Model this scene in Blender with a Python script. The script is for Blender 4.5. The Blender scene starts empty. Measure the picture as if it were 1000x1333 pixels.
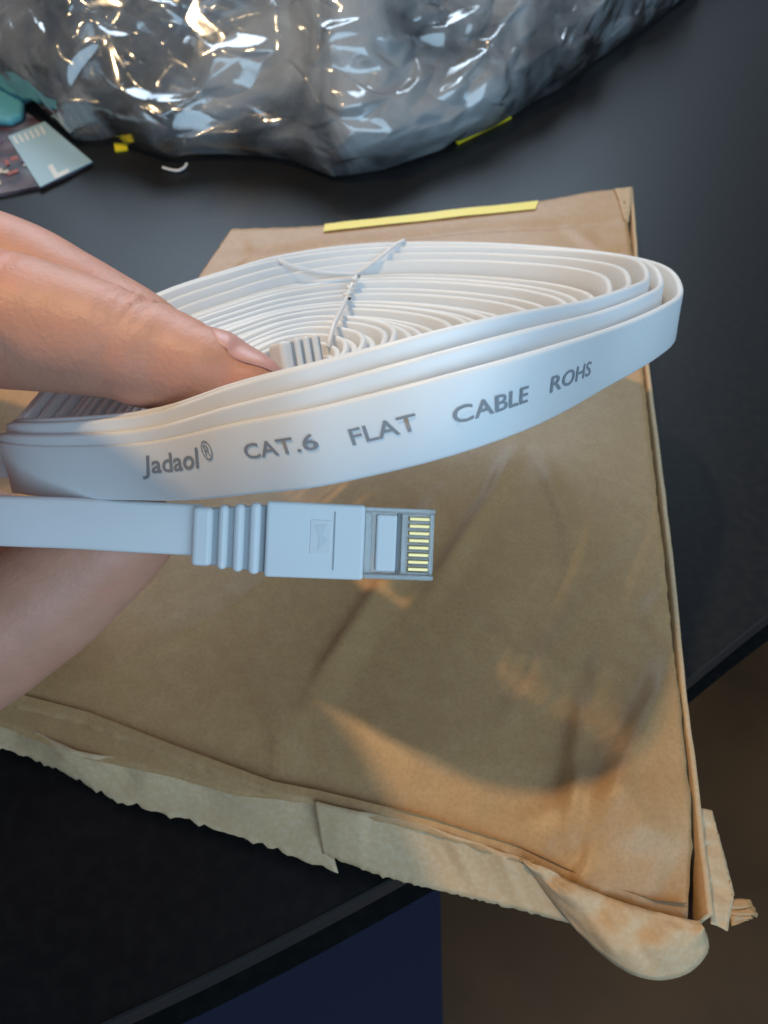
import bpy, bmesh, math, random
from mathutils import Vector, Matrix, noise
R = math.radians
sc = bpy.context.scene
MM = 0.001

# ------------------------------------------------------------------ camera
PITCH = R(50); F = 1000.0                       # photo is 1000 px wide; focal length in those pixels
TOP = 14.0; Q = 0.63                                      # top of the carton above the table (mm)
CAM = Vector((0, 0, 125 + TOP))                 # mm
FW = Vector((0, math.cos(PITCH), -math.sin(PITCH)))
UPV = Vector((0, math.sin(PITCH), math.cos(PITCH)))
RT = Vector((1, 0, 0))
cd = bpy.data.cameras.new('camera'); cam = bpy.data.objects.new('camera', cd)
sc.collection.objects.link(cam); sc.camera = cam
cd.sensor_fit = 'HORIZONTAL'; cd.sensor_width = 36; cd.lens = 36 * F / 1000
cd.clip_start = 0.005; cd.clip_end = 50
cam.matrix_world = Matrix.Translation(CAM * MM) @ Matrix((RT, UPV, -FW)).transposed().to_4x4()
cd.dof.use_dof = True; cd.dof.focus_distance = 0.098; cd.dof.aperture_fstop = 62

# ------------------------------------------------------------------ world, lamps, exposure
w = bpy.data.worlds.new('World'); sc.world = w; w.use_nodes = True
bg = w.node_tree.nodes['Background']
bg.inputs[0].default_value = (0.55, 0.62, 0.75, 1); bg.inputs[1].default_value = 0.13
def lamp(name, loc, target, size, power, col, shape='DISK', sy=None):
    ld = bpy.data.lights.new(name, 'AREA'); ld.shape = shape; ld.size = size
    if sy: ld.size_y = sy
    ld.energy = power; ld.color = col
    o = bpy.data.objects.new(name, ld); sc.collection.objects.link(o)
    o.location = loc
    o.rotation_euler = (Vector(target) - Vector(loc)).to_track_quat('-Z', 'Y').to_euler()
    return o
lamp('ceiling_lamp', (-0.25, 0.145, 0.72), (0.02, 0.10, 0.02), 0.03, 2.35, (1.0, 0.69, 0.36))
lamp('window_light', (0.50, -0.95, 0.62), (0.0, 0.12, 0.08), 2.0, 18.0, (0.50, 0.77, 1.0), 'RECTANGLE', 1.3)
lamp('far_window_light', (-0.12, 1.9, 1.15), (0.05, 0.3, 0.0), 1.3, 24.0, (0.64, 0.82, 1.0), 'RECTANGLE', 1.1)
sc.view_settings.view_transform = 'Standard'; sc.view_settings.look = 'None'
sc.view_settings.exposure = 0.2; sc.view_settings.gamma = 1; sc.view_settings.use_curve_mapping = False
sc.render.engine = 'CYCLES'; sc.cycles.use_denoising = True
sc.cycles.transparent_max_bounces = 24; sc.cycles.max_bounces = 8

# ------------------------------------------------------------------ helpers
def K(x, y, D):                                  # photo pixel + depth (mm) -> camera coordinates
    return Vector(((x - 500) / F * D, (666.5 - y) / F * D, D))
def W(c):                                        # camera coordinates (right, up, depth) -> world mm
    return CAM + RT * c[0] + UPV * c[1] + FW * c[2]
def P(x, y, D): return W(K(x, y, D))
def U(x, y, z):                                  # photo pixel on the horizontal plane z (mm)
    d = W(K(x, y, 1.0)) - CAM
    return CAM + d * ((z - CAM.z) / d.z)
def mesh_obj(name, verts, faces, mat=None, parent=None, smooth=True, mm=True):
    me = bpy.data.meshes.new(name)
    me.from_pydata([tuple(Vector(v) * (MM if mm else 1)) for v in verts], [], faces)
    me.update()
    if smooth: me.polygons.foreach_set('use_smooth', [True] * len(me.polygons))
    o = bpy.data.objects.new(name, me); sc.collection.objects.link(o)
    if mat: me.materials.append(mat)
    if parent: attach(o, parent)
    return o
def attach(o, parent):
    o.parent = parent
    o.matrix_parent_inverse = Matrix.Translation(parent.location).inverted()
def thing(name, label, cat, loc, group=None):
    o = bpy.data.objects.new(name, None); sc.collection.objects.link(o)
    o.empty_display_size = 0.01
    o.location = Vector(loc) * MM
    tag(o, label, cat, group); return o
def tag(o, label, cat, group=None):
    o['label'] = label; o['category'] = cat
    if group: o['group'] = group
    return o
def solid(o, t, off=-1):
    m = o.modifiers.new('thick', 'SOLIDIFY'); m.thickness = t * MM; m.offset = off; return o
def bev(o, wd, seg=2):
    m = o.modifiers.new('bevel', 'BEVEL'); m.width = wd * MM; m.segments = seg; m.limit_method = 'ANGLE'; return o
def cat(pts, n):                                 # open Catmull-Rom through tuples, n samples per span
    pts = [tuple(p) for p in pts]; out = []
    for i in range(len(pts) - 1):
        p0 = pts[max(i - 1, 0)]; p1 = pts[i]; p2 = pts[i + 1]; p3 = pts[min(i + 2, len(pts) - 1)]
        for j in range(n):
            t = j / n
            out.append(tuple(0.5 * (2*b + (c - a)*t + (2*a - 5*b + 4*c - d)*t*t + (3*b - a - 3*c + d)*t**3)
                             for a, b, c, d in zip(p0, p1, p2, p3)))
    out.append(pts[-1]); return out
def closed_eval(pts, t):                         # closed Catmull-Rom, t in [0,1)
    n = len(pts); f = (t % 1.0) * n; i = int(f); t = f - i
    p0, p1, p2, p3 = (pts[(i + k) % n] for k in (-1, 0, 1, 2))
    return Vector(tuple(0.5 * (2*b + (c - a)*t + (2*a - 5*b + 4*c - d)*t*t + (3*b - a - 3*c + d)*t**3)
                        for a, b, c, d in zip(p0, p1, p2, p3)))
def poly_at(pl, x):                              # y of a polyline (sorted by x)
    if x <= pl[0][0]: return pl[0][1]
    for (a, b), (c, d) in zip(pl, pl[1:]):
        if x <= c: return b + (d - b) * (x - a) / (c - a)
    return pl[-1][1]
def along(pl, t):                                # point at fraction t of a polyline's length
    L = [(Vector(b) - Vector(a)).length for a, b in zip(pl, pl[1:])]
    s = t * sum(L)
    for (a, b), l in zip(zip(pl, pl[1:]), L):
        if s <= l or (b is pl[-1]): return Vector(a).lerp(Vector(b), min(1, s / l))
        s -= l
def N1(x, y=0, z=0): return noise.noise(Vector((x, y, z)))

# ------------------------------------------------------------------ materials
def mat(name, col, rough=0.5, **kw):
    m = bpy.data.materials.new(name); m.use_nodes = True
    nt = m.node_tree; b = nt.nodes['Principled BSDF']
    b.inputs['Base Color'].default_value = (*col, 1); b.inputs['Roughness'].default_value = rough
    for k, v in kw.items():
        if k in ('noise', 'bump'): continue
        b.inputs[k.replace('_', ' ')].default_value = v
    tc = nt.nodes.new('ShaderNodeTexCoord')
    if 'noise' in kw:                            # list of (scale, detail, colour, amount)
        src = None
        for (s, d, c2, amt) in kw['noise']:
            n = nt.nodes.new('ShaderNodeTexNoise'); n.inputs['Scale'].default_value = s; n.inputs['Detail'].default_value = d
            nt.links.new(tc.outputs['Object'], n.inputs['Vector'])
            r = nt.nodes.new('ShaderNodeMapRange'); r.inputs[1].default_value = 0.42; r.inputs[2].default_value = 0.68
            r.inputs[3].default_value = 0; r.inputs[4].default_value = amt
            nt.links.new(n.outputs['Fac'], r.inputs[0])
            mx = nt.nodes.new('ShaderNodeMix'); mx.data_type = 'RGBA'
            nt.links.new(r.outputs[0], mx.inputs[0])
            if src is None: mx.inputs[6].default_value = (*col, 1)
            else: nt.links.new(src, mx.inputs[6])
            mx.inputs[7].default_value = (*c2, 1); src = mx.outputs[2]
        nt.links.new(src, b.inputs['Base Color'])
    if 'bump' in kw:                             # list of (scale, detail, strength, distance_mm)
        prev = None
        for (s, d, st, dist) in kw['bump']:
            n = nt.nodes.new('ShaderNodeTexNoise'); n.inputs['Scale'].default_value = s; n.inputs['Detail'].default_value = d
            nt.links.new(tc.outputs['Object'], n.inputs['Vector'])
            bp = nt.nodes.new('ShaderNodeBump'); bp.inputs['Strength'].default_value = st; bp.inputs['Distance'].default_value = dist * MM
            nt.links.new(n.outputs['Fac'], bp.inputs['Height'])
            if prev: nt.links.new(prev, bp.inputs['Normal'])
            prev = bp.outputs['Normal']
        nt.links.new(prev, b.inputs['Normal'])
    return m
M = {}
M['table'] = mat('table_laminate', (0.006, 0.006, 0.007), 0.42, Specular_IOR_Level=0.38, bump=[(900, 3, 0.25, 0.05)], noise=[(400, 4, (0.015, 0.014, 0.013), 0.6)])
M['edge'] = mat('table_edge_band', (0.010, 0.010, 0.011), 0.5)
M['kraft'] = mat('kraft_board', (0.465, 0.275, 0.128), 0.46, noise=[(14, 5, (0.42, 0.24, 0.10), 0.4), (300, 5, (0.53, 0.33, 0.16), 0.5), (1600, 3, (0.34, 0.20, 0.09), 0.45)],
                 bump=[(1500, 4, 0.3, 0.06), (110, 3, 0.2, 0.2)])
M['kraft_in'] = mat('kraft_inner_paper', (0.56, 0.375, 0.21), 0.7, noise=[(40, 4, (0.46, 0.33, 0.20), 0.4), (1200, 4, (0.62, 0.48, 0.32), 0.5)],
                    bump=[(600, 4, 0.3, 0.1), (80, 3, 0.35, 0.4)])
M['kraft_edge'] = mat('corrugated_edge', (0.42, 0.29, 0.17), 0.8, noise=[(900, 3, (0.22, 0.14, 0.07), 0.8)])
M['yellow'] = mat('yellow_print', (0.86, 0.68, 0.02), 0.4)
M['cable'] = mat('white_pvc', (0.82, 0.84, 0.86), 0.38, Subsurface_Weight=0.25, Subsurface_Radius=(1, .9, .8), Subsurface_Scale=0.0012,
                 bump=[(500, 2, 0.08, 0.05)])
M['boot'] = mat('white_boot_plastic', (0.77, 0.80, 0.83), 0.4)
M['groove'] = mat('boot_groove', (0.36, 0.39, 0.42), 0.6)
M['emboss'] = mat('embossed_mark', (0.68, 0.72, 0.76), 0.5)
M['ink'] = mat('grey_ink', (0.27, 0.29, 0.32), 0.6)
M['gold'] = mat('gold_contact', (1.0, 0.74, 0.34), 0.3, Metallic=0.6)
M['clear'] = mat('clear_polycarbonate', (0.9, 0.97, 0.97), 0.06, Transmission_Weight=1.0, IOR=1.45)
M['glass'] = mat('clear_polycarbonate', (0.92, 0.97, 0.98), 0.05, Transmission_Weight=0.75, IOR=1.4)
M['wire'] = mat('twist_tie_plastic', (0.82, 0.82, 0.83), 0.35)
M['nail'] = mat('nail', (0.66, 0.35, 0.30), 0.38, Subsurface_Weight=0.2, Subsurface_Radius=(1, .4, .3), Subsurface_Scale=0.0015, bump=[(350, 2, 0.08, 0.05)])
M['skin'] = mat('skin', (0.62, 0.315, 0.225), 0.48, Subsurface_Weight=0.22, Subsurface_Radius=(1, .35, .2), Subsurface_Scale=0.002,
                noise=[(70, 4, (0.64, 0.27, 0.19), 0.8), (260, 4, (0.52, 0.27, 0.18), 0.55)], bump=[(1500, 5, 0.8, 0.14), (300, 4, 0.4, 0.35)])
M['navy'] = mat('navy_cloth', (0.012, 0.015, 0.042), 0.9, bump=[(1500, 2, 0.4, 0.3)])
M['floor'] = mat('wood_floor', (0.20, 0.085, 0.032), 0.5, noise=[(3, 5, (0.05, 0.026, 0.012), 0.8)])
M['teal'] = mat('teal_card', (0.10, 0.36, 0.42), 0.45)
M['paleblue'] = mat('pale_blue_card', (0.36, 0.54, 0.64), 0.45)
M['white'] = mat('white_print', (0.75, 0.78, 0.80), 0.5)
M['darkpack'] = mat('dark_print', (0.030, 0.026, 0.040), 0.4, noise=[(90, 3, (0.30, 0.30, 0.36), 0.5), (140, 2, (0.25, 0.05, 0.04), 0.3)])

def film(name, tint, diff, gl, vary=False, gm=2.2):
    m = bpy.data.materials.new(name); m.use_nodes = True; nt = m.node_tree; nt.nodes.clear()
    out = nt.nodes.new('ShaderNodeOutputMaterial'); tr = nt.nodes.new('ShaderNodeBsdfTransparent')
    tr.inputs[0].default_value = (*tint, 1)
    df = nt.nodes.new('ShaderNodeBsdfDiffuse'); df.inputs[0].default_value = (0.8, 0.84, 0.88, 1)
    tl = nt.nodes.new('ShaderNodeBsdfTranslucent'); tl.inputs[0].default_value = (0.8, 0.84, 0.88, 1)
    g = nt.nodes.new('ShaderNodeBsdfGlossy'); g.inputs['Roughness'].default_value = gl
    lw = nt.nodes.new('ShaderNodeFresnel'); lw.inputs[0].default_value = 1.5
    ml = nt.nodes.new('ShaderNodeMath'); ml.operation = 'MULTIPLY_ADD'; ml.inputs[1].default_value = gm; ml.inputs[2].default_value = gm * 0.02
    nt.links.new(lw.outputs[0], ml.inputs[0]); ml.use_clamp = True
    m0 = nt.nodes.new('ShaderNodeMixShader'); m0.inputs[0].default_value = 0.5
    nt.links.new(df.outputs[0], m0.inputs[1]); nt.links.new(tl.outputs[0], m0.inputs[2])
    m1 = nt.nodes.new('ShaderNodeMixShader'); m1.inputs[0].default_value = diff
    if vary:
        tx = nt.nodes.new('ShaderNodeTexCoord'); nz = nt.nodes.new('ShaderNodeTexNoise'); nz.inputs['Scale'].default_value = 16; nz.inputs['Detail'].default_value = 5; nz.inputs['Distortion'].default_value = 1.5
        mr = nt.nodes.new('ShaderNodeMapRange'); mr.inputs[1].default_value = 0.40; mr.inputs[2].default_value = 0.66; mr.inputs[3].default_value = diff * 0.2; mr.inputs[4].default_value = min(0.9, diff * 2.3)
        nt.links.new(tx.outputs['Object'], nz.inputs['Vector']); nt.links.new(nz.outputs['Fac'], mr.inputs[0]); nt.links.new(mr.outputs[0], m1.inputs[0])
    nt.links.new(tr.outputs[0], m1.inputs[1]); nt.links.new(m0.outputs[0], m1.inputs[2])
    m2 = nt.nodes.new('ShaderNodeMixShader'); nt.links.new(ml.outputs[0], m2.inputs[0])
    nt.links.new(m1.outputs[0], m2.inputs[1]); nt.links.new(g.outputs[0], m2.inputs[2])
    tc = nt.nodes.new('ShaderNodeTexCoord'); n = nt.nodes.new('ShaderNodeTexNoise'); n.inputs['Scale'].default_value = 70; n.inputs['Detail'].default_value = 3
    nt.links.new(tc.outputs['Object'], n.inputs['Vector'])
    bp = nt.nodes.new('ShaderNodeBump'); bp.inputs['Strength'].default_value = 0.2; bp.inputs['Distance'].default_value = 0.001
    nt.links.new(n.outputs['Fac'], bp.inputs['Height'])
    for nd in (g, lw): nt.links.new(bp.outputs[0], nd.inputs['Normal'])
    nt.links.new(m2.outputs[0], out.inputs[0]); return m
M['bag'] = film('clear_bag_film', (0.97, 0.98, 0.99), 0.38, 0.13, True, 3.0)
M['tape'] = film('clear_tape', (0.98, 0.95, 0.90), 0.01, 0.2)
M['clear'] = film('clear_plug_plastic', (0.97, 0.99, 0.99), 0.5, 0.08)

# ------------------------------------------------------------------ the setting: table, floor
fl = mesh_obj('floor', [(-4000, -4000, -720), (4000, -4000, -720), (4000, 6000, -720), (-4000, 6000, -720)], [(0, 1, 2, 3)], M['floor'])
fl['kind'] = 'structure'
edge_px = [(1300, 590), (1150, 690), (1000, 800), (895, 885), (800, 955), (700, 1030), (600, 1094), (500, 1150), (360, 1224), (220, 1293), (60, 1364), (-200, 1460)]
edge = [U(x, y, 0) for x, y in cat(edge_px, 4)]
outl = [Vector((v.x, v.y, 0)) for v in edge] + [Vector((-1100, edge[-1].y - 60, 0)), Vector((-1100, 1500, 0)), Vector((1300, 1500, 0)), Vector((1300, edge[0].y + 60, 0))]
n = len(outl)
tv = [v for v in outl] + [v + Vector((0, 0, -25)) for v in outl]
tabf = [tuple(range(n))[::-1], tuple(range(n, 2 * n))]
tb = mesh_obj('table', tv, tabf, M['table'], smooth=False)
tag(tb, 'dark grey laminate table top under the carton and plastic bag', 'table')
ev = []
for v in edge: ev += [v + Vector((-0.15, 0.15, 0.12)), v + Vector((0.2, -0.2, 0.05)), v + Vector((0.35, -0.35, -0.5)), v + Vector((0.2, -0.2, -7))]
ef = []
for i in range(len(edge) - 1):
    for j in range(3): ef.append((i*4 + j, i*4 + j + 1, i*4 + j + 5, i*4 + j + 4))
mesh_obj('edge_band', ev, ef, M['edge'], tb, smooth=False)

# navy padded seat below the table edge
sv = []; sf = []
q = [U(-400, 1900, -330), U(541, 1900, -330), U(541, 1000, -330), U(-400, 1000, -330)]
seat = mesh_obj('seat_cushion', q + [v + Vector((0, 0, -70)) for v in q],
                [(3, 2, 1, 0)[::-1], (4, 5, 6, 7)[::-1], (0, 4, 5, 1)[::-1], (1, 5, 6, 2)[::-1], (2, 6, 7, 3)[::-1], (3, 7, 4, 0)[::-1]], M['navy'], smooth=False)
bev(seat, 14, 4)
tag(seat, 'navy blue cloth seat just below the near table edge', 'seat')

# ------------------------------------------------------------------ carton
box = thing('cardboard_box', 'worn brown cardboard carton with torn flaps lying on the dark table', 'box', U(500, 700, 0))
front_px = [(-190, 845), (0, 908), (110, 937), (220, 980), (352, 1029), (412, 1041), (560, 1077), (680, 1116), (780, 1163), (860, 1188), (904, 1192)]
back_px = [(-190, 590), (0, 503), (120, 448), (243, 384), (301, 298), (380, 296), (470, 290), (560, 281), (700, 262), (770, 249), (812, 245)]
right_px = [(904, 1192), (903, 1100), (893, 1010), (884, 930), (866, 740), (845, 560), (832, 430), (824, 340), (812, 245)]
front = [U(x, y, TOP) for x, y in front_px]; back = [U(x, y, TOP) for x, y in back_px]
def XY(x, y): v = U(x, y, TOP); return Vector((v.x, v.y))
creases = [  # (polyline px, height mm, width mm)
    ([(872, 862), (842, 930), (800, 1020), (772, 1090)], 3.6, 10),
    ([(762, 900), (748, 980), (742, 1095)], 2.0, 7),
    ([(775, 1092), (830, 1088), (893, 1092)], 2.8, 7),
    ([(893, 1100), (868, 1150), (850, 1180)], -2.2, 6),
    ([(560, 650), (520, 720), (440, 840), (400, 900)], 1.0, 4),
    ([(660, 590), (640, 640), (560, 760)], 0.9, 3),
    ([(840, 700), (760, 780), (640, 960)], 0.35, 6),
    ([(300, 340), (430, 320), (620, 300), (820, 290)], -0.9, 4),
    ([(320, 298), (330, 330), (290, 380)], 0.7, 4),
    ([(170, 860), (300, 800), (420, 700)], 0.4, 4),
    ([(600, 1080), (700, 1040), (800, 950)], -0.9, 8),
    ([(866, 760), (840, 800), (868, 860)], 1.2, 4), ([(700, 600), (735, 690), (742, 760)], 0.8, 3), ([(500, 960), (590, 1000), (650, 1085)], 0.8, 4),
    ([(330, 905), (360, 960), (352, 1020)], 0.9, 4), ([(600, 800), (660, 850), (760, 890)], 0.5, 3), ([(740, 300), (780, 330), (815, 320)], 0.8, 4),
]
cr2 = [([XY(*p) for p in pl], h * Q, wd * Q) for pl, h, wd in creases]
def seg_d(p, a, b):
    ab = b - a; t = max(0, min(1, (p - a).dot(ab) / ab.length_squared)); q = p - a - ab * t
    return q.length, (1 if ab.x * q.y - ab.y * q.x > 0 else -1), t
def relief(x, y):
    p = Vector((x, y)); z = 0.8 * N1(x / 45, y / 45, 3.1) + 0.28 * N1(x / 14, y / 14, 7.7) + 0.07 * N1(x / 4, y / 4, 1.7)
    for pl, h, wd in cr2:
        d, sd, _ = min(seg_d(p, a, b) for a, b in zip(pl, pl[1:]))
        ln = wd * (2.4 if sd > 0 else 0.5)
        if d < ln:
            e = min((p - pl[0]).length, (p - pl[-1]).length); fade = min(1, 0.2 + e / 9)
            z += 2.3 * h * fade * (1 - d / ln)
    return z
NU, NV = 170, 130
tp = []
for j in range(NV + 1):
    v = j / NV
    for i in range(NU + 1):
        u = i / NU
        a = along(front, u); b = along(back, u)
        p = a.lerp(b, v)
        # right border follows the photographed edge
        r_ = along([U(x, y, TOP) for x, y in right_px], v)
        e = front[-1].lerp(back[-1], v)
        p = p + (r_ - e) * (u ** 6)
        edge_f = min(1, 6 * v, 6 * (1 - v), 6 * (1 - u))
        rag = 0.35 * N1(p.x / 2, p.y / 2, 1)
        z = TOP + relief(p.x, p.y) * (0.35 + 0.65 * edge_f)
        if v == 0 or v == 1 or u == 1: p = p + Vector((rag, rag, 0))
        # the front lip sags down a little
        z -= 2.8 * max(0, 1 - v / 0.10) ** 2
        tp.append(Vector((p.x, p.y, z)))
tf = [(j*(NU+1)+i, j*(NU+1)+i+1, (j+1)*(NU+1)+i+1, (j+1)*(NU+1)+i) for j in range(NV) for i in range(NU)]
top = mesh_obj('top_panel', tp, tf, M['kraft'], box); top.data.materials.append(M['kraft_edge'])
s = solid(top, 0.9); s.modifiers['thick'].material_offset_rim = 1
topz = lambda x, y: TOP + relief(x, y)

def ribbon(name, upper, lower, zu, zl, m, nu=60, nv=8, bulge=0.0, amp=1.0, seed=0, thick=0.7, rag=0.8, parent=box, inset=0.0):
    vs = []
    rb = random.Random(seed); bk = [0.0]
    while bk[-1] < 1: bk.append(bk[-1] + rb.uniform(0.03, 0.11))
    bvals = [rb.uniform(-1, 1) for _ in bk]
    A = [U(x, y, zu if not callable(zu) else zu(x)) for x, y in upper]
    B = [U(x, y, zl if not callable(zl) else zl(x)) for x, y in lower]
    for j in range(nv + 1):
        v = j / nv
        for i in range(nu + 1):
            u = i / nu
            p = along(A, u).lerp(along(B, u), v)
            uu = min(0.999, max(0, u + 0.05 * v * math.sin(seed * 3 + u * 9)))
            kb = max(k for k in range(len(bk)) if bk[k] <= uu); fb = (uu - bk[kb]) / (bk[kb + 1] - bk[kb])
            nn = Q * amp * (1.3 * (bvals[kb] * (1 - fb) + bvals[kb + 1] * fb) + 0.5 * abs(N1(u * 8 + seed + v * 1.2, v * 1.1, seed)) + 0.4 * abs(N1(u * 21 + seed - v * 2, v * 2.5, seed + 5)) - 0.5)
            p = p + Vector((0, -0.4, 0.9)) * (bulge * math.sin(math.pi * v)) + Vector((0, -0.7, 0.7)) * nn * math.sin(math.pi * min(1, .25 + v * .75))
            if j == nv: p = p + Vector((0, -1, -0.3)) * Q * rag * (N1(u * 60 + seed, seed) + 0.7 * N1(u * 170, seed))
            vs.append(p)
    fs = [(j*(nu+1)+i, (j+1)*(nu+1)+i, (j+1)*(nu+1)+i+1, j*(nu+1)+i+1) for j in range(nv) for i in range(nu)]
    o = mesh_obj(name, vs, fs, m, parent); solid(o, thick * 0.5); return o
# side walls (in shadow under the lid), bottom panel
fw = [v + Vector((0, 2.0, 0)) for v in front]
mesh_obj('front_wall', [Vector((v.x, v.y, TOP - 2.0*Q)) for v in fw] + [Vector((v.x, v.y + 1, 1)) for v in fw],
         [(i, i + len(fw), i + len(fw) + 1, i + 1) for i in range(len(fw) - 1)], M['kraft'], box)
ply_o = [(822, 246), (826, 300), (836, 420), (858, 600), (874, 735), (890, 900), (904, 1010), (917, 1130), (925, 1190)]
rw = [U(x, y, TOP - 1.5*Q) + Vector((0.5 * N1(k), 0, 0)) for k, (x, y) in enumerate(cat(ply_o, 10))]
rwall = mesh_obj('side_wall', [Vector((v.x, v.y, TOP - 1.2*Q + 0.5 * N1(v.y / 6, 4))) for v in rw] + [Vector((v.x, v.y, 1)) for v in rw],
         [(i, i + len(rw), i + len(rw) + 1, i + 1) for i in range(len(rw) - 1)], M['kraft'], box)
rwall.data.materials.append(M['kraft_in']); solid(rwall, 0.9, 0).modifiers['thick'].material_offset_rim = 1
bp_ = [fw[0], fw[-1], rw[-1], back[0]]
bo = mesh_obj('bottom_panel', [Vector((v.x, v.y, 1.6)) for v in bp_], [(0, 1, 2, 3)], M['kraft'], box, smooth=False); solid(bo, 1.4)
# torn flaps along the near side
ribbon('front_flap', [(-190, 905), (0, 935), (104, 978), (160, 990), (225, 1004), (308, 1030), (412, 1039)],
       [(-190, 905), (0, 974), (55, 992), (148, 1042), (242, 1068), (330, 1096), (440, 1137)], TOP - 6*Q, TOP - 17*Q, M['kraft_in'], nu=110, nv=10, amp=2.0, seed=1, rag=1.6)
ribbon('front_flap', [(409, 1043), (470, 1056), (560, 1079), (700, 1124)],
       [(420, 1112), (500, 1142), (600, 1166), (745, 1203)], TOP - 3.5*Q, TOP - 15*Q, M['kraft_in'], nu=70, nv=10, amp=0.9, seed=2, rag=0.6)
ribbon('inner_flap', [(-190, 842), (0, 903), (110, 933), (220, 976), (352, 1025), (412, 1036)], [(-190, 915), (0, 945), (104, 986), (225, 1012), (308, 1036), (412, 1045)], TOP - 4*Q, TOP - 7*Q, M['kraft'], nu=60, nv=4, amp=0.3, seed=15, rag=0.2)
# curled lip at the near corner
A = cat([(676, 1116), (780, 1163), (850, 1186), (912, 1200)], 12); B = cat([(684, 1128), (740, 1200), (800, 1256), (850, 1276), (895, 1268), (922, 1240), (921, 1216)], 6)
vs = []; nu, nv = 40, 14
for j in range(nv + 1):
    v = j / nv
    for i in range(nu + 1):
        u = i / nu
        a = along([Vector((x, y, 0)) for x, y in A], u); b = along([Vector((x, y, 0)) for x, y in B], u)
        p = a.lerp(b, v)
        z = TOP - 1.4*Q - 5.0 * v * v + 0.9 * math.sin(math.pi * v) * (0.6 + 0.4 * u) + 1.9 * abs(N1(u * 4 + v, v * 2, 9)) - 1.1 * abs(N1(u * 9 - v * 2, v * 4, 2)) + (0.5 * N1(u * 50) if j == nv else 0)
        vs.append(U(p.x, p.y, z))
lip = mesh_obj('curled_lip', vs, [(j*(nu+1)+i, (j+1)*(nu+1)+i, (j+1)*(nu+1)+i+1, j*(nu+1)+i+1) for j in range(nv) for i in range(nu)], M['kraft_in'], box)
solid(lip, 0.45); lip['label'] = 'pale curled lip at the near corner'
ribbon('torn_paper', [(910, 1052), (914, 1100), (918, 1150), (926, 1205)], [(926, 1056), (941, 1110), (956, 1168), (945, 1212)], TOP - 6*Q, TOP - 8*Q, M['kraft_in'], nu=40, nv=6, amp=0.9, seed=6, thick=0.5, rag=1.5)
ribbon('torn_paper', [(945, 1176), (950, 1190), (952, 1206)], [(976, 1172), (986, 1190), (972, 1198)], TOP - 8*Q, TOP - 9*Q, M['kraft'], nu=16, nv=4, amp=0.6, seed=8, thick=0.5, rag=0.8)
ribbon('torn_paper', [(800, 246), (806, 262), (812, 285)], [(823, 244), (822, 262), (818, 290)], TOP + 0.5*Q, TOP - 1*Q, M['kraft_in'], nu=16, nv=4, amp=0.5, seed=12, thick=0.6, rag=0.8)
# yellow sticker and clear tape on the far end
def sheet(name, quad, m, lift, parent, nu=40, nv=8, cut=None):
    vs = []
    for j in range(nv + 1):
        for i in range(nu + 1):
            u, v = i / nu, j / nv
            p = quad[0].lerp(quad[1], u).lerp(quad[3].lerp(quad[2], u), v)
            vs.append(Vector((p.x, p.y, topz(p.x, p.y) + lift)))
    return mesh_obj(name, vs, [(j*(nu+1)+i, j*(nu+1)+i+1, (j+1)*(nu+1)+i+1, (j+1)*(nu+1)+i) for j in range(nv) for i in range(nu)], m, parent)
sheet('yellow_sticker', [U(421, 303, TOP), U(697, 273, TOP), U(701, 262, TOP), U(423, 294, TOP)], M['yellow'], 0.55, box)

# ------------------------------------------------------------------ flat network cable
cable = thing('ethernet_cable', 'coiled flat white network cable with clear plug held above the carton', 'cable', P(480, 560, 95))
def strip(name, pts, wds, width, thick, m, parent):
    """flat cable with rounded edges swept along pts (world mm); wds = width directions"""
    h, t, r = width / 2, thick / 2, thick * 0.42
    prof = [(-h + r, -t), (h - r, -t), (h - r*.25, -t + r*.35), (h, 0), (h - r*.25, t - r*.35), (h - r, t), (0.0, t*0.93), (-h + r, t), (-h + r*.25, t - r*.35), (-h, 0), (-h + r*.25, -t + r*.35)]
    k = len(prof); vs = []; fs = []
    for i, p in enumerate(pts):
        a = pts[max(0, i - 1)]; b = pts[min(len(pts) - 1, i + 1)]
        tg = (b - a).normalized(); wd = wds[i]; wd = (wd - tg * wd.dot(tg)).normalized(); nn = tg.cross(wd)
        for (x, y) in prof: vs.append(p + wd * x + nn * y)
    for i in range(len(pts) - 1):
        for j in range(k): fs.append((i*k + j, i*k + (j+1) % k, (i+1)*k + (j+1) % k, (i+1)*k + j))
    fs.append(tuple(range(k))[::-1]); fs.append(tuple((len(pts)-1)*k + j for j in range(k)))
    return mesh_obj(name, vs, fs, m, parent)
# loops in camera coordinates; index 0 = right end, going over the far side to the left end and back along the front
def KL(rows): return [tuple(K(*r)) for r in rows]
OUT = KL([(881, 410, 139), (866, 380, 150), (822, 363, 160), (740, 350, 168), (620, 341, 172), (500, 341, 172), (400, 353, 165), (310, 378, 153), (171, 440, 140), (36, 585, 127), (26, 610, 118),
       (192, 614, 107), (320, 597, 89), (450, 575, 80.5), (668, 516, 80.5), (795, 464, 109), (858, 432, 126)])
INN = KL([(440, 492, 119), (440, 482, 121), (436, 474, 123), (428, 468, 125), (416, 464, 126), (400, 463, 127), (385, 464, 127), (362, 470, 126), (330, 490, 124), (300, 530, 121), (298, 548, 118),
       (305, 558, 115), (322, 562, 112), (345, 562, 110), (375, 555, 110), (405, 538, 112), (428, 515, 115)])
ic = sum((Vector(p) for p in INN), Vector()) / len(INN)
INN = [tuple(ic + (Vector(p) - ic) * 0.62) for p in INN]
TR = 26; NT = 33                                     # after TR turns it winds outward again underneath, unseen, added to block lamplight
AX = Vector((-0.03, 0.894, -0.447)).normalized()      # coil axis (camera coordinates)
rnd = random.Random(5)
sk = [0.0]                                            # how far each turn has shrunk
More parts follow.
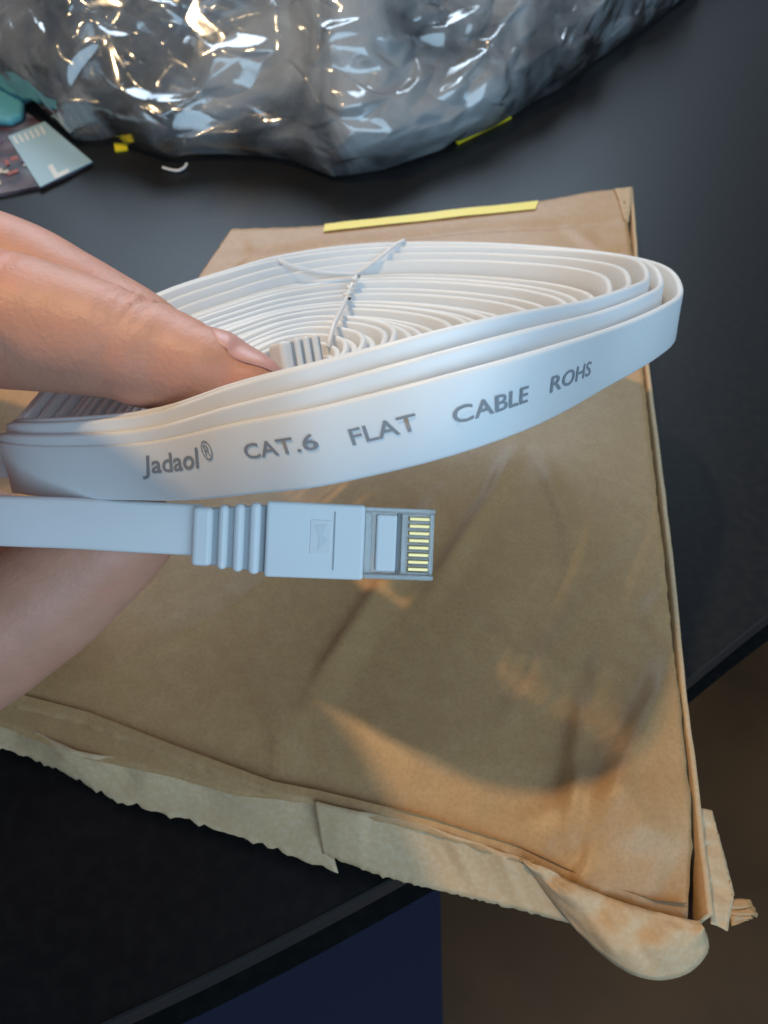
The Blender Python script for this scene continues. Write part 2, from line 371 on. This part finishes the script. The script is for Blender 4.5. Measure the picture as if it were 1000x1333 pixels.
steps = [0, .06, .045, .055, .055, .04, .05, .032, .05, .062, .05, .055, .042, .034, .05, .036, .042, .028, .034, .025, .03, .02, .022, .02, .02, .02]
for st in steps: sk.append(sk[-1] + st)
def turn_val(arr, T):
    i = min(int(T), len(arr) - 2); f = T - i; return arr[i] + (arr[i + 1] - arr[i]) * f
jit = [rnd.uniform(-1, 1) for _ in range(60)]
def win(t, c, p=1.0): return (0.5 + 0.5 * math.cos(2 * math.pi * (t - c))) ** p
def coil(T):                                          # T turns from the outer end
    s_ = turn_val(sk, T) if T < TR else max(0.72, turn_val(sk, TR) - 0.05 * (T - TR)); t = T % 1.0
    a = closed_eval(OUT, t); b = closed_eval(INN, t)
    g = win(t, 0.37, 2.0)                             # far left: turns pressed together, slipping down
    p = a.lerp(b, s_ ** (0.95 + 0.8 * g))
    drop = (7.5 * g + 7.0 * win(t, 0.16, 1.5) * min(1, max(0, T - 4.0) / 4)) * min(1, s_ * 2.2) * max(0, 1 - s_)
    # the turns just inside the outermost ride a little higher at the front
    up = 4.8 * min(1, max(0, T - 0.7) / 2.4) * max(0, 1 - max(0, T - 3.4) / 3) * win(t, 0.76, 0.8)
    f = T % 1; f = f * f * (3 - 2 * f)
    wob = jit[int(T) % len(jit)] * (1 - f) + jit[(int(T) + 1) % len(jit)] * f
    if T > 1: p = p + AX * (up - drop + 0.9 * wob * min(1, T - 1) * (0.2 + win(t, 0.2)))
    if T > TR: p = p - AX * (6.0 * min(1, (T - TR) * 1.5)) * win(t, 0.25)
    return p
SEG = 110
pts = []; wds = []; 
T0 = 0.545                                            # lead leaves the coil at the left end, behind the fingers
i0 = int(T0 * SEG)
path_T = [i / SEG for i in range(i0, int(NT * SEG))]
for T in path_T:
    pts.append(W(coil(T))); 
    tw = 0.10 * N1(T * 1.7, 2.0)
    wds.append((RT * AX[0] + UPV * AX[1] + FW * AX[2]) + (RT * tw + FW * tw))
# lead from plug to the outer end of the coil
lead_px = [(262, 690, 114), (180, 686, 114), (90, 681, 114), (0, 678, 114), (-60, 675, 115), (-105, 662, 118), (-122, 635, 123), (-105, 608, 127), (-60, 592, 128)]
lead = [P(*p) for p in cat(lead_px, 12)]
lw = [UPV.lerp(RT * AX[0] + UPV * AX[1] + FW * AX[2], min(1, i / len(lead))) for i in range(len(lead))]
join = pts[0]; l_end = lead[-1]
for q_ in (0.2, 0.4, 0.6, 0.8): lead.append(l_end.lerp(join, q_)); lw.append(wds[0])
CW = 8.6
strip('cable_lead', lead, lw, 7.7, 1.5, M['cable'], cable)
coil_o = strip('cable_coil', pts, wds, CW, 1.05, M['cable'], cable)

# printed lettering wrapped on the outer front band
front_T = [T for T in path_T if T < 1.02]
arc = [0.0]
for a, b in zip(front_T, front_T[1:]): arc.append(arc[-1] + (W(coil(b)) - W(coil(a))).length)
def px_of(p):
    d = p - CAM; z = d.dot(FW); return 500 + F * d.dot(RT) / z, 666.5 - F * d.dot(UPV) / z
def band_frame(s_):
    s_ = max(0, min(arc[-1] - 1e-4, s_))
    lo = 0; hi = len(arc) - 1
    while hi - lo > 1:
        m_ = (lo + hi) // 2
        if arc[m_] <= s_: lo = m_
        else: hi = m_
    f = (s_ - arc[lo]) / (arc[hi] - arc[lo]); T = front_T[lo] + (front_T[hi] - front_T[lo]) * f
    p = W(coil(T)); tg = (W(coil(T + .004)) - W(coil(T - .004))).normalized()
    wd = (RT * AX[0] + UPV * AX[1] + FW * AX[2]); wd = (wd - tg * wd.dot(tg)).normalized(); nn = tg.cross(wd)
    if nn.dot(CAM - p) < 0: nn = -nn
    return p, tg, wd, nn
def s_at_px(x):
    for i in range(len(arc) - 1):
        if front_T[i] > 0.62:
            a = px_of(W(coil(front_T[i])))[0]; b = px_of(W(coil(front_T[i + 1])))[0]
            if a <= x <= b: return arc[i] + (arc[i + 1] - arc[i]) * (x - a) / (b - a)
    return arc[-1]
def text_print(name, body, x0, x1, height, woff=0.0, shear=0.0, bold=0.0):
    cu = bpy.data.curves.new(name, 'FONT'); cu.body = body; cu.size = 1; cu.shear = shear; cu.offset = bold; cu.resolution_u = 3
    t = bpy.data.objects.new(name, cu); sc.collection.objects.link(t)
    dg = bpy.context.evaluated_depsgraph_get(); me = bpy.data.meshes.new_from_object(t.evaluated_get(dg))
    bpy.data.objects.remove(t)
    bm = bmesh.new(); bm.from_mesh(me)
    bmesh.ops.triangulate(bm, faces=bm.faces[:])
    xs = [v.co.x for v in bm.verts]; ys = [v.co.y for v in bm.verts]
    xa, xb, ya, yb = min(xs), max(xs), 0.0, 0.69
    s0, s1 = s_at_px(x0), s_at_px(x1)
    for v in bm.verts:
        p, tg, wd, nn = band_frame(s0 + (v.co.x - xa) / (xb - xa) * (s1 - s0))
        v.co = (p + wd * (woff + ((v.co.y - ya) / (yb - ya) - .5) * height) + nn * 0.575) * MM
    bm.to_mesh(me); bm.free(); me.name = name
    o = bpy.data.objects.new(name, me); sc.collection.objects.link(o); me.materials.clear(); me.materials.append(M['ink'])
    attach(o, cable); return o
text_print('brand_print', 'Jadaol', 188, 270, 2.5, 1.2, 0.3, 0.016)
text_print('registered_mark', '\u00ae', 274, 287, 2.4, 1.8, 0.0, 0.0)
text_print('category_print', 'CAT.6', 326, 420, 1.72, 0.9, 0.0, 0.012)
text_print('flat_print', 'FLAT', 460, 545, 1.75, 0.5, 0.0, 0.012)
text_print('cable_print', 'CABLE', 588, 682, 1.75, 0.0, 0.0, 0.012)
text_print('standard_print', 'ROHS', 711, 764, 1.78, 0.0, 0.0, 0.012)

# plug
def plug_frame(c, ax, up):
    ax = ax.normalized(); up = (up - ax * up.dot(ax)).normalized(); nn = ax.cross(up)
    if nn.dot(CAM - c) < 0: nn = -nn
    return c, ax, up, nn
def block(name, fr, x0, x1, y0, y1, z0, z1, m, parent, b=0.3, y0b=None, y1b=None):
    """box in plug frame; y0b/y1b = half widths at the x1 end"""
    c, ax, up, nn = fr
    y0b = y0 if y0b is None else y0b; y1b = y1 if y1b is None else y1b
    g = lambda x, y, z: c + ax * x + up * y + nn * z
    vs = [g(x0, y0, z0), g(x1, y0b, z0), g(x1, y1b, z0), g(x0, y1, z0), g(x0, y0, z1), g(x1, y0b, z1), g(x1, y1b, z1), g(x0, y1, z1)]
    fs = [(0, 3, 2, 1), (4, 5, 6, 7), (0, 1, 5, 4), (1, 2, 6, 5), (2, 3, 7, 6), (3, 0, 4, 7)]
    o = mesh_obj(name, vs, fs, m, parent, smooth=False)
    bm = bmesh.new(); bm.from_mesh(o.data); bmesh.ops.recalc_face_normals(bm, faces=bm.faces[:]); bm.to_mesh(o.data); bm.free()
    if b: bev(o, b, 3)
    return o
def make_boot(fr, s=1.0):
    bt = block('boot', fr, 0.8*s, 10.6*s, -4.0*s, 4.0*s, -2.4*s, 1.5*s, M['groove'], cable, 0.3, -5.0*s, 5.0*s)
    segs = [(0.0, 2.9), (3.75, 5.15), (6.0, 7.5), (8.3, 9.9)]
    for k, (a, b_) in enumerate(segs):
        hw = 4.35 + 1.15 * (a / 9.9)
        block('rib', fr, a*s, b_*s, -(hw)*s, hw*s, -3*s, 2.2*s, M['boot'], bt, 0.7)
    return bt
c0 = P(253, 697, 114); c1 = P(562, 709, 116)
fr = plug_frame(c0, c1 - c0, UPV)
make_boot(fr)
sl = block('sleeve', fr, 10.7, 25.2, -5.55, 5.55, -4.5, 2.6, M['boot'], cable, 0.5)
block('latch_window', fr, 17.2, 20.3, -1.9, 3.1, 2.45, 2.68, M['cable'], sl, 0.1)
block('mould_line', fr, 20.6, 20.85, -4.2, 4.4, 2.45, 2.66, M['groove'], sl, 0)
# embossed arrow
c, ax, up, nn = fr
ar = [(17.8, 2.2), (19.6, 2.5), (19.0, 1.0), (19.8, 0.2), (18.3, -1.4), (18.6, 0.2)]
mesh_obj('embossed_arrow', [c + ax * x + up * y + nn * 2.73 for x, y in ar], [(0, 5, 2, 1), (5, 4, 3, 2)], M['emboss'], sl, smooth=False)
hs = block('plug_housing', fr, 25.2, 35.6, -5.3, 5.3, -4.0, 0.2, M['clear'], cable, 0.25)
for y0, y1 in ((-5.3, -4.55), (4.55, 5.3)): block('clear_rail', fr, 25.2, 35.6, y0, y1, 0.2, 2.2, M['glass'], hs, 0.2)
block('clear_rail', fr, 25.2, 26.3, -4.5, 4.5, 0.2, 2.1, M['glass'], hs, 0.2)
block('clear_rail', fr, 34.9, 35.6, -4.5, 4.5, 0.2, 1.2, M['glass'], hs, 0.15)
block('wire_block', fr, 26.9, 30.0, -4.2, 4.3, 0.0, 1.7, M['boot'], hs, 0.35)
block('strain_bar', fr, 30.05, 30.5, -4.4, 4.5, 0.0, 1.1, M['groove'], hs, 0.1)
block('clear_rail', fr, 30.6, 31.6, -4.5, 4.5, 0.2, 2.2, M['glass'], hs, 0.2)
for k in range(9): block('partition', fr, 31.6, 34.9, -4.36 + k * 1.07, -4.12 + k * 1.07, 0.2, 2.0, M['glass'], hs, 0.06)
for k in range(8):
    y = -3.70 + k * 1.07
    block('contact', fr, 31.75, 34.85, y - 0.30, y + 0.30, 0.25, 1.7, M['gold'], cable, 0.14)
# boot of the other end, inside the coil
c2 = P(362, 474, 113); fr2 = plug_frame(c2, P(430, 468, 119) - c2, UPV)
make_boot(fr2, 0.72)

# twist tie
def tube(name, pts, r, m, parent=None, k=7):
    vs = []; fs = []
    up = Vector((0, 0, 1))
    for i, p in enumerate(pts):
        tg = (pts[min(i+1, len(pts)-1)] - pts[max(i-1, 0)]).normalized()
        a = tg.cross(up).normalized() if abs(tg.dot(up)) < .95 else tg.cross(Vector((1, 0, 0))).normalized(); b = tg.cross(a)
        for j in range(k):
            t = j / k * 2 * math.pi; vs.append(p + a * math.cos(t) * r + b * math.sin(t) * r)
    for i in range(len(pts) - 1):
        for j in range(k): fs.append((i*k+j, i*k+(j+1) % k, (i+1)*k+(j+1) % k, (i+1)*k+j))
    return mesh_obj(name, vs, fs, m, parent)
from mathutils.bvhtree import BVHTree
bpy.context.view_layer.update()
tree = BVHTree.FromPolygons([coil_o.matrix_world @ v.co for v in coil_o.data.vertices], [tuple(p.vertices) for p in coil_o.data.polygons])
def hug(px, gap, dmax=None):                    # lay a wire over the coil: depth of the coil under each pixel, taut over the edges
    fine = cat(px, 8); ds = []
    for x, y in fine:
        d = (W(K(x, y, 1.0)) - CAM).normalized(); h = tree.ray_cast(CAM * MM, d)
        D = (h[0] / MM - CAM).dot(FW) if h[0] else None
        ds.append(D)
    last = next(d for d in ds if d)
    for i, d in enumerate(ds):
        if d is None: ds[i] = last
        last = ds[i]
    k = 5; tight = [min(ds[max(0, i - k):i + k + 1]) for i in range(len(ds))]
    sm = [sum(tight[max(0, i - 3):i + 4]) / len(tight[max(0, i - 3):i + 4]) for i in range(len(ds))]
    return [P(x, y, D - gap) for (x, y), D in zip(fine, sm)]
tie = thing('twist_tie', 'thin white wire tie knotted over the far side of the cable coil', 'wire tie', P(460, 360, 140))
tube('wire', hug([(362, 338), (385, 348), (420, 355), (462, 357)], 0.5), 0.42, M['wire'], tie)
wa = hug([(462, 357), (478, 347), (500, 331), (516, 318), (526, 313)], 0.5)
tube('wire', wa + [wa[-1] + UPV * 0.5 + FW * 3, wa[-1] + FW * 5 - UPV * 3], 0.42, M['wire'], tie)
wb = hug([(464, 360), (455, 378), (449, 394), (436, 420), (430, 440), (427, 452)], 0.5)
tube('wire', wb, 0.42, M['wire'], tie)
kn = []
for i in range(40):
    t = i / 39; a = t * 6 * math.pi; c_ = wb[min(len(wb) - 1, int(t * 14))] - FW * 0.3
    kn.append(c_ + RT * 0.6 * math.cos(a) + FW * 0.6 * math.sin(a))
tube('knot', kn, 0.36, M['wire'], tie)
# free wire end lying on the table
wt = tube('wire_scrap', [U(x, y, 0.8) for x, y in cat([(212, 218), (222, 221), (232, 222), (240, 218), (243, 213)], 6)], 0.5, M['wire'])
tag(wt, 'tiny bent pale wire scrap on the table below the bag', 'wire')

# ------------------------------------------------------------------ hand
class Loft:
    def __init__(s, rows, dorsal, n=9):         # rows: (px, py, D, r_view, r_depth)
        cs = cat([(*W(K(a, b, D)), rv, rd) for a, b, D, rv, rd in rows], n)
        s.c = [Vector(c[:3]) for c in cs]; s.r = [(max(.05, c[3]), max(.05, c[4])) for c in cs]; s.d = dorsal
    def frame(s, i):
        tg = (s.c[min(i+1, len(s.c)-1)] - s.c[max(i-1, 0)]).normalized()
        d = (s.d - tg * s.d.dot(tg)).normalized(); return tg, d, tg.cross(d)
    def point(s, i, ang, off=0.0):              # ang 0 = dorsal
        i0 = max(0, min(len(s.c) - 2, int(i))); f = i - i0
        def one(k):
            tg, d, e = s.frame(k); r = s.r[k]
            return s.c[k] + d * math.cos(ang) * (r[0] + off) + e * math.sin(ang) * (r[1] + off)
        return one(i0).lerp(one(i0 + 1), f)
    def mesh(s, k=28):
        vs = []; fs = []; n = len(s.c)
        for i in range(n):
            for j in range(k): vs.append(s.point(i, j / k * 2 * math.pi))
        for i in range(n - 1):
            for j in range(k): fs.append((i*k+j, i*k+(j+1) % k, (i+1)*k+(j+1) % k, (i+1)*k+j))
        fs.append(tuple(range(k))[::-1]); fs.append(tuple((n-1)*k + j for j in range(k)))
        return vs, fs
upb = (UPV * 0.95 + FW * 0.30)
index = Loft([(-330, 395, 122, 11, 10.5), (-220, 398, 117, 10.6, 10), (-100, 405, 113, 10.4, 9.8), (0, 416, 110, 10.0, 9.4), (80, 431, 109, 8.9, 8.8), (135, 443, 108, 8.0, 8.2), (165, 450, 108, 7.75, 7.9), (190, 461, 108, 7.6, 7.9), (225, 472, 108, 7.0, 7.6),
              (265, 486, 107, 6.25, 7.2), (305, 500, 107, 5.4, 6.6), (340, 508, 106, 4.2, 5.4), (362, 511, 106, 2.8, 3.8), (374, 512, 106, 1.5, 2.0), (378, 512, 106, 0.2, 0.3)], upb)
middle = Loft([(-330, 250, 138, 11, 10.5), (-220, 290, 136, 10.8, 10), (-80, 330, 134, 10.4, 10), (20, 362, 132, 9.9, 9.5), (80, 390, 131, 9.2, 9), (130, 414, 131, 8.6, 8.6), (180, 436, 130, 7.6, 7.8), (220, 456, 130, 6.2, 6.6), (245, 468, 130, 4.0, 4.4), (256, 473, 130, 0.4, 0.5)], upb)
ring = Loft([(-470, 420, 142, 10.5, 10), (-340, 520, 148, 10.2, 10), (-200, 610, 148, 9.8, 9.6), (-90, 670, 147, 9.2, 9), (10, 706, 145, 8.8, 8.6), (70, 716, 144, 7.2, 7.0), (100, 718, 143, 4.5, 4.5), (112, 718, 143, 0.5, 0.5)], upb)
little = Loft([(-490, 540, 142, 9, 9), (-350, 640, 143, 8.8, 8.6), (-220, 710, 141, 8.4, 8.2), (-120, 750, 139, 8.0, 7.8), (-40, 775, 138, 7.4, 7.2), (5, 785, 138, 5.5, 5.4), (28, 788, 138, 0.5, 0.5)], upb)
thumb = Loft([(-420, 760, 120, 13, 12), (-260, 880, 119, 12, 11), (-130, 885, 121, 11.8, 10.8), (-50, 853, 123, 11.5, 10.4), (10, 812, 124.5, 11.3, 10.3), (60, 777, 125, 10.9, 10), (110, 737, 125, 10.0, 9.2), (155, 704, 124.5, 8.6, 8.2), (190, 682, 124, 6.8, 6.6), (212, 668, 124, 4.2, 4.2), (224, 661, 124, 0.5, 0.5)],
             (FW * 0.8 + RT * 0.5 - UPV * 0.3))
def invK(x, y, z):                               # world mm -> photo pixel and depth
    d = Vector((x, y, z)) - CAM; D = d.dot(FW); return (500 + F * d.dot(RT) / D, 666.5 - F * d.dot(UPV) / D, D)
palm = Loft([(-300, 330, 128, 13, 13), (-380, 420, 132, 24, 15), (*invK(-120, 92, 66), 31, 16), (*invK(-96, 76, 88), 30, 17), (*invK(-68, 54, 109), 25, 20)], UPV + RT * 0.6)
arm = [Vector((-82, 64, 100)), Vector((-66, 51, 112)), Vector((-62, 20, 121)), Vector((-63, -30, 128)), Vector((-66, -90, 132)), Vector((-70, -170, 136)), Vector((-80, -260, 140))]
shade_forearm = Loft([(500, 600, 100, 1, 1), (501, 600, 100, 1, 1)], RT)  # out of view; placed so its shadow darkens the near left table
shade_forearm.c = [Vector(c) for c in cat(arm, 8)]; shade_forearm.r = [(23 + 0.4 * i, 29 + 0.3 * i) for i in range(len(shade_forearm.c))]; shade_forearm.d = Vector((0, 0, 1))
shade_web = Loft([(-230, 380, 120, 10, 9), (-235, 480, 122, 17, 13), (-240, 600, 124, 18, 13), (-240, 720, 126, 17, 13), (-235, 860, 128, 11, 10)], RT - FW * 0.2)  # unseen skin web, added to keep lamp light off the carton's left
V = []; Fc = []
for L in (index, middle, ring, little, thumb, palm, shade_web, shade_forearm):
    v_, f_ = L.mesh(); o_ = len(V); V += v_; Fc += [tuple(i + o_ for i in f) for f in f_]
hand = mesh_obj('person', V, Fc, M['skin'])
bm = bmesh.new(); bm.from_mesh(hand.data); bmesh.ops.recalc_face_normals(bm, faces=bm.faces[:]); bm.to_mesh(hand.data); bm.free()
md = hand.modifiers.new('r', 'REMESH'); md.mode = 'VOXEL'; md.voxel_size = 0.75 * MM; md.use_smooth_shade = True
md = hand.modifiers.new('s', 'SMOOTH'); md.factor = 0.5; md.iterations = 6
dg = bpy.context.evaluated_depsgraph_get()
me = bpy.data.meshes.new_from_object(hand.evaluated_get(dg)); hand.modifiers.clear(); hand.data = me
me.polygons.foreach_set('use_smooth', [True] * len(me.polygons))
# knuckle creases pressed into the skin of index finger
cre = []
for xi, yi, amp in ((172, 392, .9), (186, 398, 1.0), (200, 404, .8), (160, 386, .6), (262, 447, .4), (20, 345, .5), (-4, 340, .6)):
    cre.append((P(xi, yi, 106), amp))
imat = [(c_, a_) for c_, a_ in cre]
axis = (index.c[70] - index.c[50]).normalized()
vco = me.vertices
for v in vco:
    p = v.co / MM
    for c_, a_ in imat:
        d = p - c_
        if d.length < 9:
            t_ = d.dot(axis) + 0.9 * N1(p.x / 3, p.y / 3, p.z / 3)
            f_ = math.exp(-(t_ / 0.55) ** 2) * max(0, 1 - d.length / 9)
            v.co += ((index.c[60] - p).normalized() * f_ * a_) * MM if f_ > .02 else Vector((0, 0, 0))
tag(hand, 'hand from the left pinching the cable coil between fingers and thumb', 'hand')
# nail of the index finger
def nail(L, i0, i1, a0, a1, name, off=0.25):
    vs = []; nu, nv = 18, 16
    for j in range(nv + 1):
        v = j / nv
        for i in range(nu + 1):
            u = i / nu
            ins = 0.25 * (2*u - 1) ** 4
            vv = v * (1 - 0.10 * (2*u - 1) ** 2) + 0.12 * (1 - v) * (2*u - 1) ** 2
            ii = i0 + (i1 - i0) * vv
            vs.append(L.point(ii, a0 + (a1 - a0) * u, off - ins - 0.5 * max(0, .12 - v) / .12 + 0.15 * v))
    o = mesh_obj(name, vs, [(j*(nu+1)+i, j*(nu+1)+i+1, (j+1)*(nu+1)+i+1, (j+1)*(nu+1)+i) for j in range(nv) for i in range(nu)], M['nail'], hand)
    solid(o, 0.35, 0); return o
nail(index, 9*8 + 8, 9*12 + 6, -0.75, 1.3, 'nail')

# ------------------------------------------------------------------ plastic bag beyond the carton
bag = thing('plastic_bag', 'crumpled clear plastic bag of packing film on the far side of the table', 'bag', U(450, 200, 0))
out_px = [(-160, 60), (-60, 90), (20, 132), (60, 152), (100, 186), (150, 182), (210, 205), (300, 200), (380, 208), (430, 232), (500, 222), (560, 200), (640, 168), (700, 130), (750, 105), (772, 80), (830, 45), (895, -5), (960, -70), (1010, -130)]
def ridge(x, y, z): return 1 - math.sqrt(4 * N1(x, y, z) ** 2 + 0.006)
def vor(x, y, z):
    d = noise.voronoi(Vector((x, y, z)))[0]; return math.sqrt((d[1] - d[0]) ** 2 + 0.002)
def bag_sheet(name, inset, height, depth, nu, nv, amp, seed, crinkle=2.2):
    rn = random.Random(seed); base = [U(x, y, 1) for x, y in out_px]; vs = []
    for j in range(nv + 1):
        for i in range(nu + 1):
            u = (i + (rn.uniform(-.42, .42) if 0 < i < nu else 0)) / nu; v = (j + (rn.uniform(-.42, .42) if 0 < j < nv else 0)) / nv
            u = inset + u * (1 - 2 * inset)
            b = along(base, u); ph = v * math.pi * 0.62
            z = 1.2 + Q * height * math.sin(ph) * (0.8 + 0.5 * N1(u * 3, seed))
            y = b.y + Q * (inset * 300 + depth * (1 - math.cos(ph)) - 14 * math.sin(min(1, v * 4) * math.pi))
            a_ = u * 13 + 0.9 * N1(u * 5, v * 3, seed); c_ = v * 5 + 0.8 * N1(u * 6, v * 4, seed + 2)
            d = 14 * ridge(a_ * .55 + c_ * .25, c_ * .22, seed) + 15 * vor(a_ * .8 - c_ * .35, c_ * .5, seed + 4.3) + 10 * vor(a_ * 1.8 + c_ * .8, c_ * 1.2, seed + 7.1) + 4.5 * vor(a_ * 3.6 - c_, c_ * 2.6, seed + 9.7) - 16
            d += crinkle * rn.uniform(-1, 1); d *= Q * amp * (1 + 0.45 * u); k_ = min(1, v * 6)
            rip = Q * 3 * N1(u * 60, seed) * (1 - k_)
            vs.append(Vector((b.x + d * 0.35 * k_, y - d * 0.8 * k_ + rip, max(0.6, z + d * 0.6 * k_))))
    fs = []
    for j in range(nv):
        for i in range(nu):
            a, b, c, d = j*(nu+1)+i, j*(nu+1)+i+1, (j+1)*(nu+1)+i+1, (j+1)*(nu+1)+i
            fs += [(a, b, c), (a, c, d)] if rn.random() < .5 else [(a, b, d), (b, c, d)]
    o = mesh_obj(name, vs, fs, M['bag'], bag)
    m = o.modifiers.new('split', 'SUBSURF'); m.levels = 2; m.render_levels = 2; m.subdivision_type = 'SIMPLE'
    m = o.modifiers.new('soften', 'SMOOTH'); m.factor = 0.5; m.iterations = 2
    return o
bag_sheet('outer_film', 0.0, 150, 190, 80, 34, 1.2, 11, 2.4)
bag_sheet('inner_film', 0.03, 135, 178, 60, 24, 1.2, 23, 2.8)
bag_sheet('inner_film', 0.06, 120, 165, 60, 22, 1.3, 37, 3.6)
bag_sheet('inner_film', 0.09, 105, 150, 50, 16, 1.3, 51, 3.6)

# yellow strips peeping out under the bag
def flat_card(name, px, z, t, m, lab, cat_):
    z *= Q; t *= Q; vs = [U(x, y, z) for x, y in px]; n = len(vs)
    o = mesh_obj(name, vs + [v - Vector((0, 0, t)) for v in vs], [tuple(range(n)), tuple(range(n, 2*n))[::-1]] + [(i, i + n, (i+1) % n + n, (i+1) % n) for i in range(n)], m, smooth=False)
    bm = bmesh.new(); bm.from_mesh(o.data); bmesh.ops.recalc_face_normals(bm, faces=bm.faces[:]); bm.to_mesh(o.data); bm.free()
    tag(o, lab, cat_); return o
flat_card('yellow_strip', [(585, 178), (660, 146), (666, 152), (596, 186)], 1.2, 1, M['yellow'], 'yellow strip peeping out under the right edge of the plastic bag', 'strip')
flat_card('yellow_tag', [(148, 186), (165, 187), (166, 194), (150, 196)], 1.2, 1, M['yellow'], 'tiny yellow tag beside the pale blue card', 'tag')
# packaging at the upper left
dp = flat_card('printed_package', [(-120, 150), (-20, 110), (40, 150), (118, 210), (60, 240), (0, 252), (-120, 275)], 2.2, 2, M['darkpack'], 'dark printed package at the left edge of the table', 'package')
rp = random.Random(8)
pm = [mat('package_ink_' + n_, c_, 0.45) for n_, c_ in (('grey', (0.42, 0.42, 0.48)), ('plum', (0.10, 0.05, 0.10)), ('red', (0.35, 0.08, 0.06)), ('cream', (0.55, 0.48, 0.38)))]
for k in range(16):
    x, y = rp.uniform(-30, 36), rp.uniform(172, 244); w_, h_ = rp.uniform(4, 16), rp.uniform(2.5, 7)
    if y < 150 + 0.7 * abs(x) or y > 250 - 0.2 * x - 8: continue
    vs = [U(a_, b_, 2.2 * Q + 0.12 + 0.02 * k) for a_, b_ in ((x, y), (x + w_, y - w_ * .35), (x + w_ + h_ * .5, y - w_ * .35 + h_), (x + h_ * .5, y + h_))]
    attach(mesh_obj('printed_patch', vs, [(3, 2, 1, 0)], pm[k % 4], smooth=False), dp)
pb = flat_card('blue_card', [(10, 177), (58, 158), (120, 210), (52, 243)], 2.9, 0.6, M['paleblue'], 'pale blue card with white mark on the dark package', 'card')
def stroke(px, z, parent, m):
    vs = [U(x, y, z * Q) for x, y in px]; return mesh_obj('white_mark', vs, [tuple(range(len(vs)))], m, parent, smooth=False)
pb_mark = stroke([(62, 216), (68, 213), (75, 225), (88, 219), (91, 224), (72, 233)], 3.2, None, M['white']); attach(pb_mark, pb)
for k in range(6):
    x = 16 + k * 7; o_ = stroke([(x, 178 - k*2.6), (x + 3, 177 - k*2.6), (x + 9, 187 - k*2.6), (x + 6, 188 - k*2.6)], 3.2, None, M['white']); attach(o_, pb)
def round_px(cx, cy, rx, ry, n=28, rot=0.4):
    return [(cx + rx * math.cos(t) * math.cos(rot) - ry * math.sin(t) * math.sin(rot), cy + rx * math.cos(t) * math.sin(rot) + ry * math.sin(t) * math.cos(rot)) for t in [i / n * 2 * math.pi for i in range(n)]]
tl = flat_card('teal_pouch', [(-90, 60), (-30, 62), (0, 74), (16, 100), (30, 128), (28, 146), (12, 154), (-20, 152), (-90, 150)], 8.3, 6, M['teal'], 'rounded teal packet poking in at the upper left edge', 'packet')
bev(tl, 2, 3)
